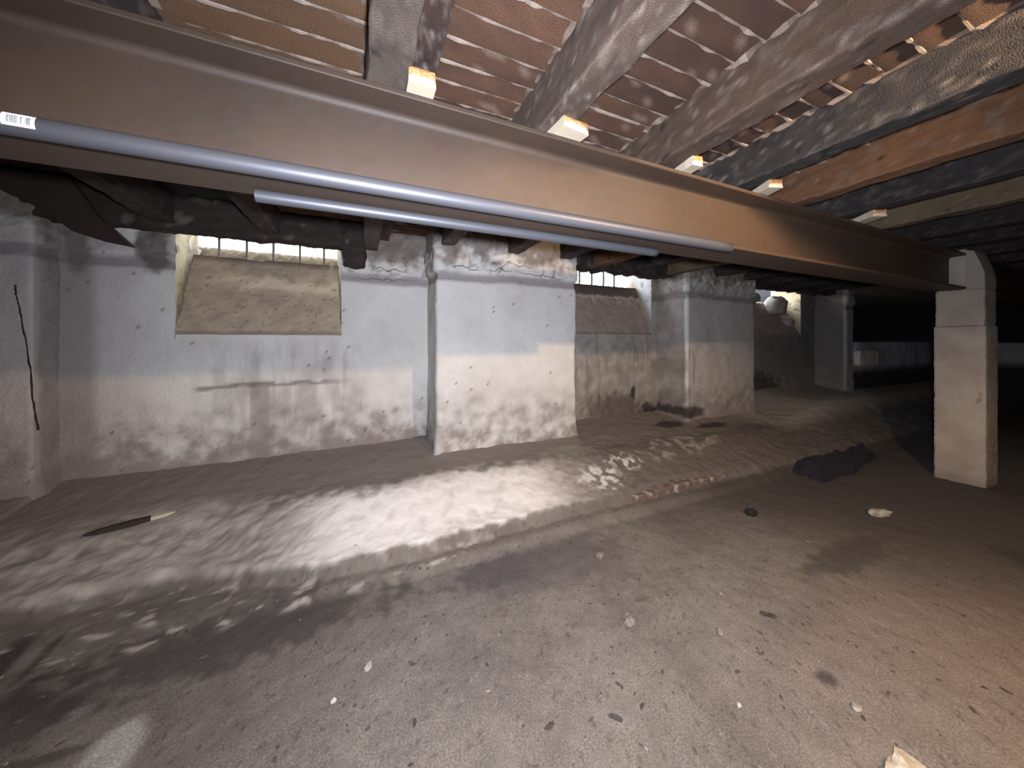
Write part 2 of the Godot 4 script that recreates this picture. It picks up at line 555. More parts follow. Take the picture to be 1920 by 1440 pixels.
# ---------- windows ----------
func build_windows():
	var labels := ["barred opening at street level under the long dark lintel, steep dirt sill", "second barred opening, half hidden by the lit pier, brown dirt sill", "far small opening choked with pale rubble"]
	for k in 3:
		var x0: float = WIN[k][0]
		var x1: float = WIN[k][1]
		var y0: float = WIN[k][2]
		var w := node3("window_%d" % (k + 1))
		tag(w, labels[k], "", "", "structure")
		var yt: float = [2.035, 2.05, 1.98][k]
		var zb := -3.77
		# steep dirt sill
		var nu := int((x1 - x0 + 0.02) / 0.016)
		var nv := 56
		var pts := PackedVector3Array()
		var cols := PackedColorArray()
		for j in nv:
			var t := float(j) / (nv - 1)
			for i in nu:
				var x := lerpf(x0 - 0.003, x1 + 0.003, float(i) / (nu - 1))
				var p := Vector3(x, lerpf(y0 - 0.012, yt, t), lerpf(-3.428, zb, t))
				var m := nm.get_noise_3d(p.x, p.y, p.z)
				var f := nf.get_noise_3d(p.x, p.y, p.z)
				var d := 0.010 * m + 0.006 * f + 0.016 * smoothstep(0.62, 0.72, t + 0.1 * m) + (0.02 * smoothstep(0.74, 0.82, t) if k == 1 else 0.0)
				pts.append(p + Vector3(0, 0.35, 0.93) * d)
				var c := S(196, 174, 148) if k == 0 else S(182, 160, 142)
				c = c.lerp(S(150, 130, 114), clampf(0.4 + m * 0.9, 0.0, 1.0) * 0.6)
				if k == 0: c = c.lerp(S(232, 212, 180), smoothstep(0.14, 0.03, absf(t - 0.66 + 0.06 * (x + 0.7) + 0.12 * m)) * 0.7 * smoothstep(-1.3, -0.8, x))
				if k == 1:
					c = c.lerp(S(206, 186, 170), smoothstep(0.035, 0.01, absf(t - 0.75 - 0.05 * m)) * 0.6)
					c = c.lerp(S(86, 72, 64), smoothstep(0.76, 0.80, t - 0.05 * m) * 0.85)
				if t > 0.9: c = c.lerp(S(70, 58, 50), minf((t - 0.9) * 8.0, 1.0))
				if f > 0.46: c = c.lerp(S(96, 82, 72), 0.6)
				if t < 0.05: c = c.lerp(S(130, 116, 102), 0.5)
				c.a = 1.0
				cols.append(c)
		put("sill", sheet(nu, nv, pts, cols), M.ledge, w)
		# two side reveals
		for sd in [0, 1]:
			pts = PackedVector3Array()
			cols = PackedColorArray()
			nu = 24
			nv = 60
			for j in nv:
				for i in nu:
					var z := lerpf(-3.44, -3.92, float(i) / (nu - 1))
					var y := lerpf(y0 - 0.05, 2.36, float(j) / (nv - 1))
					var x: float = [x0, x1 - 0.06 * float(i) / (nu - 1) * (1.0 if k == 0 else 0.0)][sd]
					var p := Vector3(x, y, z)
					var m := nm.get_noise_3d(p.x, p.y, p.z)
					p.x += 0.014 * m
					pts.append(p)
					var c := S(234, 218, 176).lerp(S(200, 182, 145), clampf(0.4 + m, 0.0, 1.0) * 0.6)
					if k == 1: c = S(226, 224, 220).lerp(S(190, 186, 180), clampf(0.3 + m, 0.0, 1.0) * 0.5)
					if m > 0.28: c = c.lerp(S(110, 98, 86), 0.5)
					var over := y - lerpf(y0, yt, clampf((-3.45 - z) / 0.32, 0.0, 1.0))
					c = c.lerp(S(168, 150, 124), smoothstep(0.30, 0.08, over + 0.12 * m) * 0.85)
					cols.append(c)
			put("reveal", sheet(nu, nv, pts, cols, PackedByteArray(), sd == 1), M.plaster, w)
		# ledge behind the sill and the mossy kerb where the street begins
		pts = PackedVector3Array()
		cols = PackedColorArray()
		nu = int((x1 - x0 + 0.1) / 0.02)
		nv = 26
		for j in nv:
			var t := float(j) / (nv - 1)
			for i in nu:
				var x := lerpf(x0 - 0.05, x1 + 0.05, float(i) / (nu - 1))
				var z := lerpf(-3.75, -4.25, t)
				var y := yt - 0.02 + (0.15 if k == 0 else 0.085) * smoothstep(0.1, 0.5, t)
				var f := nf.get_noise_3d(x, y, z)
				y += 0.012 * f
				pts.append(Vector3(x, y, z))
				var c := S(140, 118, 78).lerp(S(84, 70, 46), clampf(0.5 + f * 1.5, 0.0, 1.0))
				if t < 0.15: c = S(60, 50, 42)
				if t > 0.6: c = c.lerp(S(200, 195, 185), (t - 0.6) * 2.5)
				if k > 0: c = c.lerp(S(96, 82, 66), 0.7)
				cols.append(c)
		put("kerb", sheet(nu, nv, pts, cols), M.ledge, w)
		# upright bars
		var bx: Array = [[-1.162, -0.96, -0.755, -0.54, -0.335], [2.53, 2.731, 2.936, 3.139, 3.33], []][k]
		for x in bx:
			var pa := PackedVector3Array([Vector3(x, yt - 0.03, -3.86), Vector3(x + 0.002, yt + 0.12, -3.86), Vector3(x, 2.37, -3.86)])
			put("bar", tube(pa, PackedFloat32Array([0.011 + 0.004 * k, 0.011 + 0.004 * k, 0.011 + 0.004 * k]), 8, S(120, 110, 98)), M.bar, w)
		if k < 2:
			var pa := PackedVector3Array()
			var rr := PackedFloat32Array()
			for i in 20:
				var t := i / 19.0
				pa.append(Vector3(lerpf(x0 + 0.02, x1 - 0.3 if k == 0 else x1 - 0.15, t), yt + 0.07 - 0.07 * sin(t * 2.2), -3.80 + 0.02 * sin(t * 9.0)))
				rr.append(0.004)
			put("wire", tube(pa, rr, 5, S(170, 158, 140)), M.bar, w)
	# cobwebs in the first window
	var cw := node3("cobweb", Vector3(-1.1, 2.03, -3.8))
	tag(cw, "dusty cobweb strands sagging across the first window above its dirt sill", "cobweb")
	for k in 7:
		var a := Vector3(-0.18 + 0.05 * rng.randf(), 0.05 + 0.12 * rng.randf(), 0.04)
		var b := Vector3(0.25 + 0.25 * rng.randf(), 0.02 * rng.randf(), 0.045)
		if k > 3:
			a = Vector3(0.86, 0.10 * rng.randf(), 0.06)
			b = Vector3(0.82 - 0.15 * rng.randf(), -0.08 - 0.14 * rng.randf(), 0.14)
		var pa := PackedVector3Array()
		var rr := PackedFloat32Array()
		for i in 13:
			var t := i / 12.0
			pa.append(a.lerp(b, t) + Vector3(0, -0.05 * sin(PI * t) - 0.02 * k * 0.3 * sin(PI * t), 0))
			rr.append(0.0022)
		put("strand", tube(pa, rr, 5, S(200, 190, 170)), M.web, cw)
	# pale rubble in the third window
	var spots := [[Vector3(6.80, 1.93, -3.62), Vector3(0.42, 0.34, 0.26)], [Vector3(7.02, 1.64, -3.56), Vector3(0.2, 0.18, 0.18)], [Vector3(6.1, 2.05, -3.72), Vector3(0.6, 0.2, 0.25)]]
	var names := ["large pale rounded stone wedged in the far small opening", "smaller pale stone under the large one in the far opening", "long flat pale stone lying at the back of the far opening"]
	for k in 3:
		var o := put("rubble_stone", lump(spots[k][1], 60 + k, 0.14, func(p): return S(205, 196, 180).lerp(S(150, 140, 125), clampf(0.4 + 2.0 * nm.get_noise_3d(p.x * 1.5, p.y * 1.5, p.z + k), 0, 1) * 0.5)), M.rough, null, spots[k][0])
		tag(o, names[k], "stone")

# ---------- ground ----------
func ledge_h(x: float, z: float) -> float:
	var d := -z
	var a := nz.get_noise_2d(x * 0.8, 5.0)
	var b := nm.get_noise_2d(x * 0.6, 9.0)
	var shift := 0.03 * a + 0.02 * b + 0.28 * smoothstep(-0.1, -1.0, x) - 0.10 * smoothstep(2.2, 3.4, x)
	var h := 0.035 * smoothstep(1.90 + shift * 0.4, 1.99 + shift * 0.4, d) * (1.0 - 0.6 * smoothstep(-0.1, -0.8, x))
	h += 0.075 * smoothstep(2.03 + shift, 2.09 + shift + 0.05 * smoothstep(0.0, -1.0, x) + 0.1 * smoothstep(1.9, 2.6, x), d)
	h += 0.15 * smoothstep(2.08 + shift, 2.68 + shift, d)
	h += 0.05 * smoothstep(2.7, 3.4, d)
	h += 0.16 * smoothstep(5.0, 6.2, x) * smoothstep(2.1, 2.7, d)
	return h

func z_wall(x: float) -> float:      # where the wall face stands, for the dirt banked against it
	if x < -1.92: return -3.26
	var z := ZR
	for q in [[0.61, 2.09], [3.76, 5.12]]:
		z = maxf(z, lerpf(ZR, -3.0, smoothstep(q[0] - 0.12, q[0] + 0.05, x) * smoothstep(q[1] + 0.12, q[1] - 0.05, x)))
	return z

func ground_h(x: float, z: float) -> float:
	var h := 0.014 * nz.get_noise_2d(x * 0.7, z * 0.7) + 0.006 * nm.get_noise_2d(x, z) + 0.0022 * nf.get_noise_2d(x, z)
	if z < -1.7:
		var l := ledge_h(x, z)
		var rough := smoothstep(0.02, 0.12, l)
		h += 0.045 * exp(-maxf(-z_wall(x) + z, 0.0) / 0.14)
		var calm := (1.0 - 0.75 * smoothstep(-0.5, 0.0, x) * smoothstep(1.7, 1.2, x)) * (1.0 - 0.6 * smoothstep(2.6, 2.85, -z))
		h += l + rough * calm * (0.012 * nm.get_noise_2d(x * 1.1 + 7.0, z * 1.1) + 0.006 * nf.get_noise_2d(x * 0.6, z * 0.6))
	return h

func spot(x: float, z: float, cx: float, cz: float, rx: float, rz: float, k := 0.4) -> float:
	var d := Vector2((x - cx) / rx, (z - cz) / rz).length() + k * nm.get_noise_2d(x * 1.5, z * 1.5)
	return 1.0 - smoothstep(0.55, 1.1, d)

func ground_col(x: float, z: float, h: float) -> Color:
	var a := nz.get_noise_2d(x * 0.9 + 3.0, z * 0.9)
	var m := nm.get_noise_2d(x, z)
	var f := nf.get_noise_2d(x, z)
	var c := S(152, 141, 130).lerp(S(130, 119, 110), clampf(0.5 + a * 0.9 + m * 0.5, 0.0, 1.0))
	c = c.lerp(S(150, 132, 120), smoothstep(1.3, 2.4, x) * smoothstep(-1.1, -0.5, z) * 0.6)
	c *= 1.0 + f * 0.16
	if nf.get_noise_2d(x * 1.4 - 20.0, z * 1.4) > 0.50: c = c.lerp(S(92, 82, 76), 0.6)
	if nf.get_noise_2d(x * 1.6 + 50.0, z * 1.6) > 0.6: c = c.lerp(S(180, 170, 160), 0.4)
	# damp dark patches
	c = c.lerp(S(98, 92, 94), 0.75 * spot(x, z, 0.72, -1.78, 0.32, 0.16))
	c = c.lerp(S(112, 101, 98), 0.6 * spot(x, z, 1.05, -1.72, 0.55, 0.22))
	c = c.lerp(S(78, 70, 66), 0.7 * spot(x, z, -0.45, -1.85, 0.8, 0.18, 0.6))
	c = c.lerp(S(70, 62, 60), 0.75 * spot(x, z, -1.12, -1.75, 0.22, 0.2))
	c = c.lerp(S(60, 54, 50), 0.8 * maxf(spot(x, z, -1.08, -1.93, 0.10, 0.025, 0.2), spot(x, z, -1.19, -2.05, 0.02, 0.14, 0.2)))
	c = c.lerp(S(52, 46, 44), 0.85 * spot(x, z, -1.31, -2.05, 0.05, 0.2, 0.2))
	c = c.lerp(S(64, 56, 52), 0.7 * spot(x, z, -0.98, -1.55, 0.22, 0.03, 0.3))
	c = c.lerp(S(64, 56, 52), 0.8 * spot(x, z, 1.64, -0.7, 0.04, 0.035))
	c = c.lerp(S(66, 58, 54), 0.6 * spot(x, z, 2.7, -1.05, 0.5, 0.12))
	c = c.lerp(S(58, 50, 46), 0.85 * spot(x, z, 3.62, -0.6, 0.16, 0.16))
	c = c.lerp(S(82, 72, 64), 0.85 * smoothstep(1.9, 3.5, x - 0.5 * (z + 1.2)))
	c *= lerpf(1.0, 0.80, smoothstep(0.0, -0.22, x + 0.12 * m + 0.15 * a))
	# pale lime patches: one at the left edge of the view, a long worn track
	c = c.lerp(S(196, 190, 178), 0.85 * spot(x, z, -0.72, -1.49, 0.085, 0.13, 0.15))
	c = c.lerp(S(140, 130, 120), 0.5 * spot(x, z, 0.02, -1.65, 0.06, 0.35, 0.3))
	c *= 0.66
	if z < -1.85:
		var d := -z
		var sh := 0.03 * nz.get_noise_2d(x * 0.8, 5.0) + 0.02 * nm.get_noise_2d(x * 0.6, 9.0) + 0.28 * smoothstep(-0.1, -1.0, x) - 0.10 * smoothstep(2.2, 3.4, x)
		var lime := smoothstep(2.07 + sh, 2.10 + sh, d + 0.02 * m) * smoothstep(2.72 + sh, 2.5 + sh, d + 0.14 * m + 0.10 * a)
		var strong := smoothstep(-0.55, 0.0, x) * smoothstep(1.62, 1.15, x)
		var patchy := clampf(0.5 + 1.7 * nm.get_noise_2d(x * 0.8 + 20.0, z * 1.6), 0.0, 1.0)
		c = c.lerp(S(196, 184, 174), lime * (0.40 + 0.45 * patchy) * 0.8 * (0.25 + 0.75 * smoothstep(2.0, 1.5, x)))
		c = c.lerp(S(108, 95, 87), 0.75 * smoothstep(1.75, 2.3, x) * smoothstep(4.6, 3.8, x) * smoothstep(1.98, 2.1, d))
		c = c.lerp(S(234, 225, 217), lime * strong * clampf(1.05 + m * 0.7, 0.0, 1.0))
		# splashes on the two low steps
		var low := smoothstep(1.9, 1.96, d) * smoothstep(2.10 + sh, 2.02 + sh, d)
		c = c.lerp(S(176, 167, 159), low * 0.8 * smoothstep(0.20, 0.50, nm.get_noise_2d(x * 0.9 - 8.0, z * 1.8)) * smoothstep(1.0, 0.5, x))
		c = c.lerp(S(222, 215, 208), 0.95 * smoothstep(0.02, 0.22, nm.get_noise_2d(x * 1.3, z * 1.3 + 3.0) + 0.1) * maxf(spot(x, z, 1.85, -2.30, 0.25, 0.16), spot(x, z, 2.18, -2.42, 0.2, 0.12)))
		c = c.lerp(S(165, 152, 142), 0.8 * smoothstep(0.0, 0.25, m) * spot(x, z, 3.0, -2.5, 0.7, 0.2))
		# dark dirt along the wall
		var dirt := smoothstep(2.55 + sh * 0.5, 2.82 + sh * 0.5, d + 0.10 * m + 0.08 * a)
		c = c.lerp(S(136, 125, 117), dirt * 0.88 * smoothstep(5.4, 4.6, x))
		c = c.lerp(S(184, 174, 160), smoothstep(2.3, 2.6, d) * smoothstep(4.4, 5.0, x) * 0.8)
		c = c.lerp(S(150, 142, 132), 0.7 * spot(x, z, 1.75, -2.72, 0.32, 0.12))
		c = c.lerp(S(40, 34, 32), 0.85 * maxf(spot(x, z, 3.45, -3.0, 0.24, 0.13), spot(x, z, 3.95, -2.80, 0.3, 0.09)))
	c.a = 1.0
	return c

func ground_sheet(xs: PackedFloat32Array, zs: PackedFloat32Array) -> ArrayMesh:
	var pts := PackedVector3Array()
	var cols := PackedColorArray()
	for z in zs:
		for x in xs:
			var h := ground_h(x, z)
			pts.append(Vector3(x, h, z))
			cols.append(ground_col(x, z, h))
	return sheet(xs.size(), zs.size(), pts, cols)

func build_ground():
	var xs := axis([-3.6, -2.2, 4.2, 8.0, 15.0], [0.06, 0.0135, 0.035, 0.15])
	var f := put("floor", ground_sheet(xs, axis([3.2, 0.1, -1.0, -1.9], [0.2, 0.02, 0.012])), M.dirt)
	tag(f, "bare grey-brown dirt floor scattered with crumbs", "", "", "structure")
	var l := node3("baseboard_back")
	tag(l, "rough lime-splashed masonry ledge sloping up to the wall foot", "", "", "structure")
	put("ledge", ground_sheet(xs, axis([-1.9, -2.9, -3.5], [0.012, 0.02])), M.ledge, l)
	# the few bricks that show at its foot beside the lit pier
	for k in 5:
		var x := 1.97 + k * 0.222
		var z := -2.035 - 0.008 * (k % 2)
		var br := rough_box(Vector3(x, -0.03, z - 0.1), Vector3(x + 0.208, 0.082 + 0.006 * (k % 3), z), 0.02, 0.008, 0.007, func(p): return S(118, 98, 88).lerp(S(186, 172, 160), smoothstep(0.05, 0.35, nm.get_noise_3d(p.x * 2.0, p.y * 2.0, p.z * 2.0)) * 0.8))
		put("brick", br, M.rough, l)

# ---------- the rest of the shell ----------
func slab(called: String, parent: Node, lo: Vector3, hi: Vector3, col: Color, mat: Material, step := 0.5):
	return put(called, rough_box(lo, hi, step, 0.0, 0.002, plain(col)), mat, parent)

func build_shell():
	var dark := S(92, 84, 78)
	var o = slab("wall_left", null, Vector3(-3.75, -0.2, -3.95), Vector3(-3.5, 2.5, 3.3), dark, M.rough)
	tag(o, "plain cellar wall at the left end", "", "", "structure")
	o = slab("wall_front", null, Vector3(-3.75, -0.2, 3.1), Vector3(15.2, 2.5, 3.35), dark, M.rough)
	tag(o, "plain cellar wall opposite the windows", "", "", "structure")
	slab("earth", self.get_node("floor"), Vector3(-3.75, -0.5, -3.9), Vector3(15.3, -0.25, 3.3), dark, M.rough)
	# past the last pier: a low wall, and the unlit space behind and above it
	var r := node3("wall_right")
	tag(r, "low grey parapet wall at the dark far end, black void above", "", "", "structure")
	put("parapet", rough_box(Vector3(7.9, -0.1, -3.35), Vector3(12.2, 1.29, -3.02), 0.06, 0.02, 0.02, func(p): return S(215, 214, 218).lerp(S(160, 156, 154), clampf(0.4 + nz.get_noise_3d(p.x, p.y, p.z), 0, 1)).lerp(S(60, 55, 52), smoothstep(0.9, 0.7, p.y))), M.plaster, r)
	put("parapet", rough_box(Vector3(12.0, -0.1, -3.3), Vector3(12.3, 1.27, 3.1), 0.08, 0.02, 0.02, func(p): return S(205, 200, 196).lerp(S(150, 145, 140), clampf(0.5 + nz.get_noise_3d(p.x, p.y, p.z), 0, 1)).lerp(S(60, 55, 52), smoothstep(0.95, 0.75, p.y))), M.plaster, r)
	put("block", rough_box(Vector3(7.98, 0.86, -3.04), Vector3(8.75, 1.14, -2.94), 0.05, 0.015, 0.02, func(p): return S(236, 228, 212).lerp(S(190, 182, 170), clampf(0.4 + nm.get_noise_3d(p.x, p.y, p.z), 0, 1) * 0.6)), M.plaster, r)
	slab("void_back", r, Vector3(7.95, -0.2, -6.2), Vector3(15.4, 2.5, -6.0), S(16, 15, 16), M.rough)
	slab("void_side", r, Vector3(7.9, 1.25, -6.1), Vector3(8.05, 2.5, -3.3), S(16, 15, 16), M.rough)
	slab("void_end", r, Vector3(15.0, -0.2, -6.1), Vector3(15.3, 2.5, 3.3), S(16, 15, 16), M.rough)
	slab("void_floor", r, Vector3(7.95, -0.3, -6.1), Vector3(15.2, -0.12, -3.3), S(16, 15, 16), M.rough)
	# street outside
	var p = slab("road", null, Vector3(-30, 1.7, -45), Vector3(7.88, 2.05, -4.2), S(205, 205, 202), M.rough, 8.0)
	tag(p, "overexposed pale pavement outside the window bars", "", "", "structure")

# ---------- ceiling ----------
const JX := [[-1.36, -1.23], [-0.715, -0.585], [0.02, 0.147], [0.647, 0.764], [1.29, 1.416], [1.87, 1.99], [2.43, 2.55], [2.98, 3.10], [3.58, 3.70], [4.22, 4.34], [4.84, 4.96], [5.55, 5.67], [6.3, 6.42], [7.1, 7.22]]
func build_ceiling():
	var c := node3("ceiling")
	tag(c, "underside of an old plank floor, brown boards with pale lime seams", "", "", "structure")
	slab("deck", c, Vector3(-3.75, 2.385, -3.95), Vector3(15.3, 2.5, 3.3), S(60, 48, 42), M.rough)
	slab("deck", c, Vector3(7.9, 2.385, -6.2), Vector3(15.3, 2.5, -3.9), S(50, 42, 38), M.rough)
	for b in range(1, 8):
		var x0: float = JX[b][1] - 0.01
		var x1: float = JX[b + 1][0] + 0.01
		var pitch := 0.104
		if b == 1: pitch = 0.125
		var z := 0.42
		var seam := SurfaceTool.new()
		seam.begin(Mesh.PRIMITIVE_TRIANGLES)
		seam.set_smooth_group(-1)
		while z > -3.42:
			if b > 5 and z < -1.5 and z > -2.7:
				z -= pitch
				continue
			var w := pitch - 0.010
			var tone := rng.randf()
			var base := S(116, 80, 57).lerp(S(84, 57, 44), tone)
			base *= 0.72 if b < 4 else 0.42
			var drop := rng.randf_range(0.0, 0.012)
			var tilt := rng.randf_range(0.002, 0.010)
			var nxs := 14
			var pts := PackedVector3Array()
			var cols := PackedColorArray()
			# section: back top, back bottom, front bottom, front top; four creases doubled
			var sec := [Vector2(0.0, 2.39), Vector2(0.0, 2.352 - drop), Vector2(0.001, 2.350 - drop), Vector2(w * 0.35, 2.350 - drop), Vector2(w * 0.7, 2.350 - drop - tilt * 0.7), Vector2(w - 0.001, 2.350 - drop - tilt), Vector2(w, 2.352 - drop - tilt), Vector2(w, 2.39)]
			for s in sec:
				for i in nxs:
					var x := lerpf(x0, x1, float(i) / (nxs - 1))
					var pz: float = z - s.x
					var m := nm.get_noise_3d(x * 0.6, z * 3.0, s.x * 20.0)
					var g := nf.get_noise_3d(x * 0.25, pz * 2.0, z * 5.0)
					pts.append(Vector3(x, s.y + 0.003 * m, pz))
					var col := base * (1.0 + 0.35 * m + 0.3 * g)
					if b == 1: col = col.lerp(S(124, 92, 62), 0.45)
					if g > 0.35 and m > 0.0: col = col.lerp(S(150, 130, 115), 0.5)
					col.a = 1.0
					cols.append(col)
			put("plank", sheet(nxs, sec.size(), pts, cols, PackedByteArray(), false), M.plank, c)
			# lime squeezed through the joint, a ragged little bead
			var q := []
			var n := 26
			for i in n + 1:
				var x := lerpf(x0, x1, float(i) / n)
				var big := clampf(0.5 + 1.3 * nm.get_noise_3d(x * 1.4, z * 4.0, 2.0), 0.05, 1.0)
				var yb := 2.350 - drop - tilt - 0.009 * big + 0.004
				q.append([Vector3(x, 2.362 - drop - tilt, z - w + 0.004), Vector3(x, yb, z - w - 0.002 + 0.004 * big), Vector3(x, yb, z - w - 0.006 - 0.004 * big), Vector3(x, 2.37, z - w - 0.012), big])
			for i in n:
				var col := S(128, 108, 94).lerp(S(192, 172, 156), clampf(q[i][4] * 1.1 - 0.1, 0, 1))
				for e in 3:
					quad(seam, q[i][e], q[i + 1][e], q[i + 1][e + 1], q[i][e + 1], col)
			for i in 4:
				var za := z - pitch * i / 4.0
				var zc := z - pitch * (i + 1) / 4.0
				for e in [[x1 - 0.010, -1.0, 1], [x0 + 0.010, 1.0, -1]]:
					var ha := 0.012 + 0.03 * clampf(nm.get_noise_2d(za * 2.0, b * 5.0 + e[1]) + 0.15, 0.0, 1.0)
					var hc := 0.012 + 0.03 * clampf(nm.get_noise_2d(zc * 2.0, b * 5.0 + e[1]) + 0.15, 0.0, 1.0)
					var tone2 := S(104, 84, 72).lerp(S(170, 150, 134), clampf((ha - 0.012) * 45.0, 0, 1))
					quad(seam, Vector3(e[0] - 0.003 * e[2], 2.352 - ha, za), Vector3(e[0] - 0.003 * e[2], 2.352 - hc, zc), Vector3(e[0] - 0.018 * e[2], 2.349 - drop, zc), Vector3(e[0] - 0.018 * e[2], 2.349 - drop, za), tone2)
			z -= pitch
		var sj := put("lime_seam", done(seam), M.rough, c)
		sj.set_meta("kind", "stuff")

# ---------- joists ----------
func joist_mesh(x0: float, x1: float, y0: float, y1: float, z0: float, z1: float, sd: float, tone: Color, tone2: Color, lime: float) -> ArrayMesh:
	var ring := []
	var nrm := []
	var r := 0.010
	var nx := 7
	var ny := 12
	for i in ny: ring.append(Vector2(x0, lerpf(y1, y0 + r, float(i) / ny))); 
	ring.append(Vector2(x0, y0 + r))
	ring.append(Vector2(x0 + r * 0.3, y0 + r * 0.3))
	for i in nx + 1: ring.append(Vector2(lerpf(x0 + r, x1 - r, float(i) / nx), y0))
	ring.append(Vector2(x1 - r * 0.3, y0 + r * 0.3))
	for i in ny + 1: ring.append(Vector2(x1, lerpf(y0 + r, y1, float(i) / ny)))
	var nu := ring.size()
	var nv := int((z0 - z1) / 0.022)
	var pts := PackedVector3Array()
	var cols := PackedColorArray()
	var cx := (x0 + x1) / 2.0
	for j in nv + 1:
		var z := lerpf(z0, z1, float(j) / nv)
		var wob := Vector2(0.006 * nz.get_noise_2d(z, sd), 0.006 * nz.get_noise_2d(z, sd + 30.0))
		for i in nu:
			var q: Vector2 = ring[i]
			var m := nm.get_noise_3d(q.x * 1.2 + sd, q.y * 1.2, z * 0.7)
			var g := nf.get_noise_3d(q.x * 1.3 + sd, q.y * 1.3, z * 0.35)
			var out := Vector2(signf(q.x - cx) * (1.0 if absf(q.x - cx) > (x1 - x0) * 0.44 else 0.0), -1.0 if q.y < y0 + 0.012 else 0.0)
			var hole := smoothstep(0.50, 0.62, nf.get_noise_3d(q.x * 0.35 + sd * 3.0, q.y * 0.35, z * 0.35))
			var d := 0.008 * m + 0.003 * g - 0.006 * hole
			pts.append(Vector3(q.x + out.x * d + wob.x, q.y + out.y * d + (wob.y if q.y < y1 - 0.02 else 0.0), z))
			var c := tone.lerp(tone2, clampf(0.5 + 0.9 * nz.get_noise_3d(q.x + sd, q.y, z) + 0.6 * m, 0.0, 1.0))
			c *= 1.0 + 0.28 * g
			var pl := nr.get_noise_3d(q.x * 0.9 + sd, q.y * 1.2, z * 0.7)
			var scuff := nf.get_noise_3d(q.x * 0.9 + sd, q.y * 0.9 + 5.0, z * 0.5)
			c = c.lerp(S(168, 150, 138), smoothstep(0.18, 0.5, scuff + 0.45 * m + 0.1 * pl) * lime * 0.75)
			if nf.get_noise_3d(q.x * 2.0, q.y * 2.0 + sd, z * 1.5) > 0.5: c = c.lerp(S(196, 178, 164), lime * 0.9)
			c = c.lerp(S(150, 132, 120), 0.45 * lime * (1.0 if i == ny + 1 or i == ny + nx + 3 else 0.0))
			c = c.lerp(S(26, 20, 17), hole * 0.9) * 0.72
			c.a = 1.0
			cols.append(c)
	var body := sheet(nu, nv + 1, pts, cols, PackedByteArray(), true)
	# end caps
	var st := SurfaceTool.new()
	st.begin(Mesh.PRIMITIVE_TRIANGLES)
	st.set_smooth_group(-1)
	for e in [z0, z1]:
		quad(st, Vector3(x0 + 0.002, y0 + 0.003, e), Vector3(x1 - 0.002, y0 + 0.003, e), Vector3(x1 - 0.002, y1, e), Vector3(x0 + 0.002, y1, e), tone)
	quad(st, Vector3(x0, y1, z0), Vector3(x1, y1, z0), Vector3(x1, y1, z1), Vector3(x0, y1, z1), tone)
	var out_st := SurfaceTool.new()
	out_st.append_from(body, 0, Transform3D.IDENTITY)
	out_st.append_from(done(st), 0, Transform3D.IDENTITY)
	return out_st.commit()

func build_joists():
	var labels := ["", "dark joist over the upper left of the beam, left of the grey joist",
		"broad grey joist straight overhead with a brown batten nailed along its right side",
		"grey lime-splashed joist over the beam, resting on the widest pale wedge",
		"brown joist with a sharp pale lower edge, third wedge under it",
		"large grey-blue joist with dark holes, fourth wedge at its foot",
		"rusty orange-brown joist right of the large grey-blue joist",
		"dark joist above the last pale wedge near the pillar",
		"joist with a faint yellowish underside right of the last wedge",
		"", "", "", "", ""]
	var tones := [[S(66, 52, 46), S(50, 40, 36), 0.2], [S(86, 64, 55), S(66, 50, 44), 0.4], [S(122, 105, 92), S(96, 81, 70), 0.35], [S(118, 95, 79), S(92, 72, 59), 0.6],
		[S(106, 80, 62), S(80, 60, 48), 0.4], [S(68, 62, 58), S(50, 44, 41), 0.35], [S(156, 106, 66), S(118, 78, 50), 0.4], [S(66, 58, 56), S(48, 42, 40), 0.25], [S(146, 126, 94), S(104, 88, 66), 0.35]]
	for k in JX.size():
		var t = tones[k] if k < tones.size() else [S(62, 54, 50), S(44, 38, 35), 0.2]
		var x0: float = JX[k][0]
		var x1: float = JX[k][1]
		var back := -3.46
		if (x1 > 0.58 and x0 < 2.12) or (x1 > 3.7 and x0 < 5.15): back = -2.995
		var o := node3("floor_joist", Vector3(x0, 2.15, 2.4))
		put("timber", joist_mesh(0.0, x1 - x0, 0.0, 0.2, 0.0, back - 2.4, k * 7.3, t[0], t[1], t[2]), M.timber, o)
		var lab: String = labels[k]
		if k == 0: lab = "dark joist at the far left, behind the beam's left end"
		if k == 9: lab = "dark joist just before the beam's pillar, second right of the last wedge"
		if k == 10: lab = "dark joist ending above the top of the concrete pillar"
		if k == 11: lab = "black joist just beyond the concrete pillar"
		if k == 12: lab = "black joist second beyond the concrete pillar"
		if k == 13: lab = "black joist farthest beyond the concrete pillar"
		tag(o, lab, "joist", "old floor joists across the beam")
		if k == 2:
			var b := put("batten", joist_mesh(0.128, 0.225, 0.10, 0.199, -0.0, back - 2.4, 3.1, S(96, 68, 54), S(74, 52, 42), 0.6), M.timber, o)
			b.set_meta("label", "brown batten nailed along the joist")

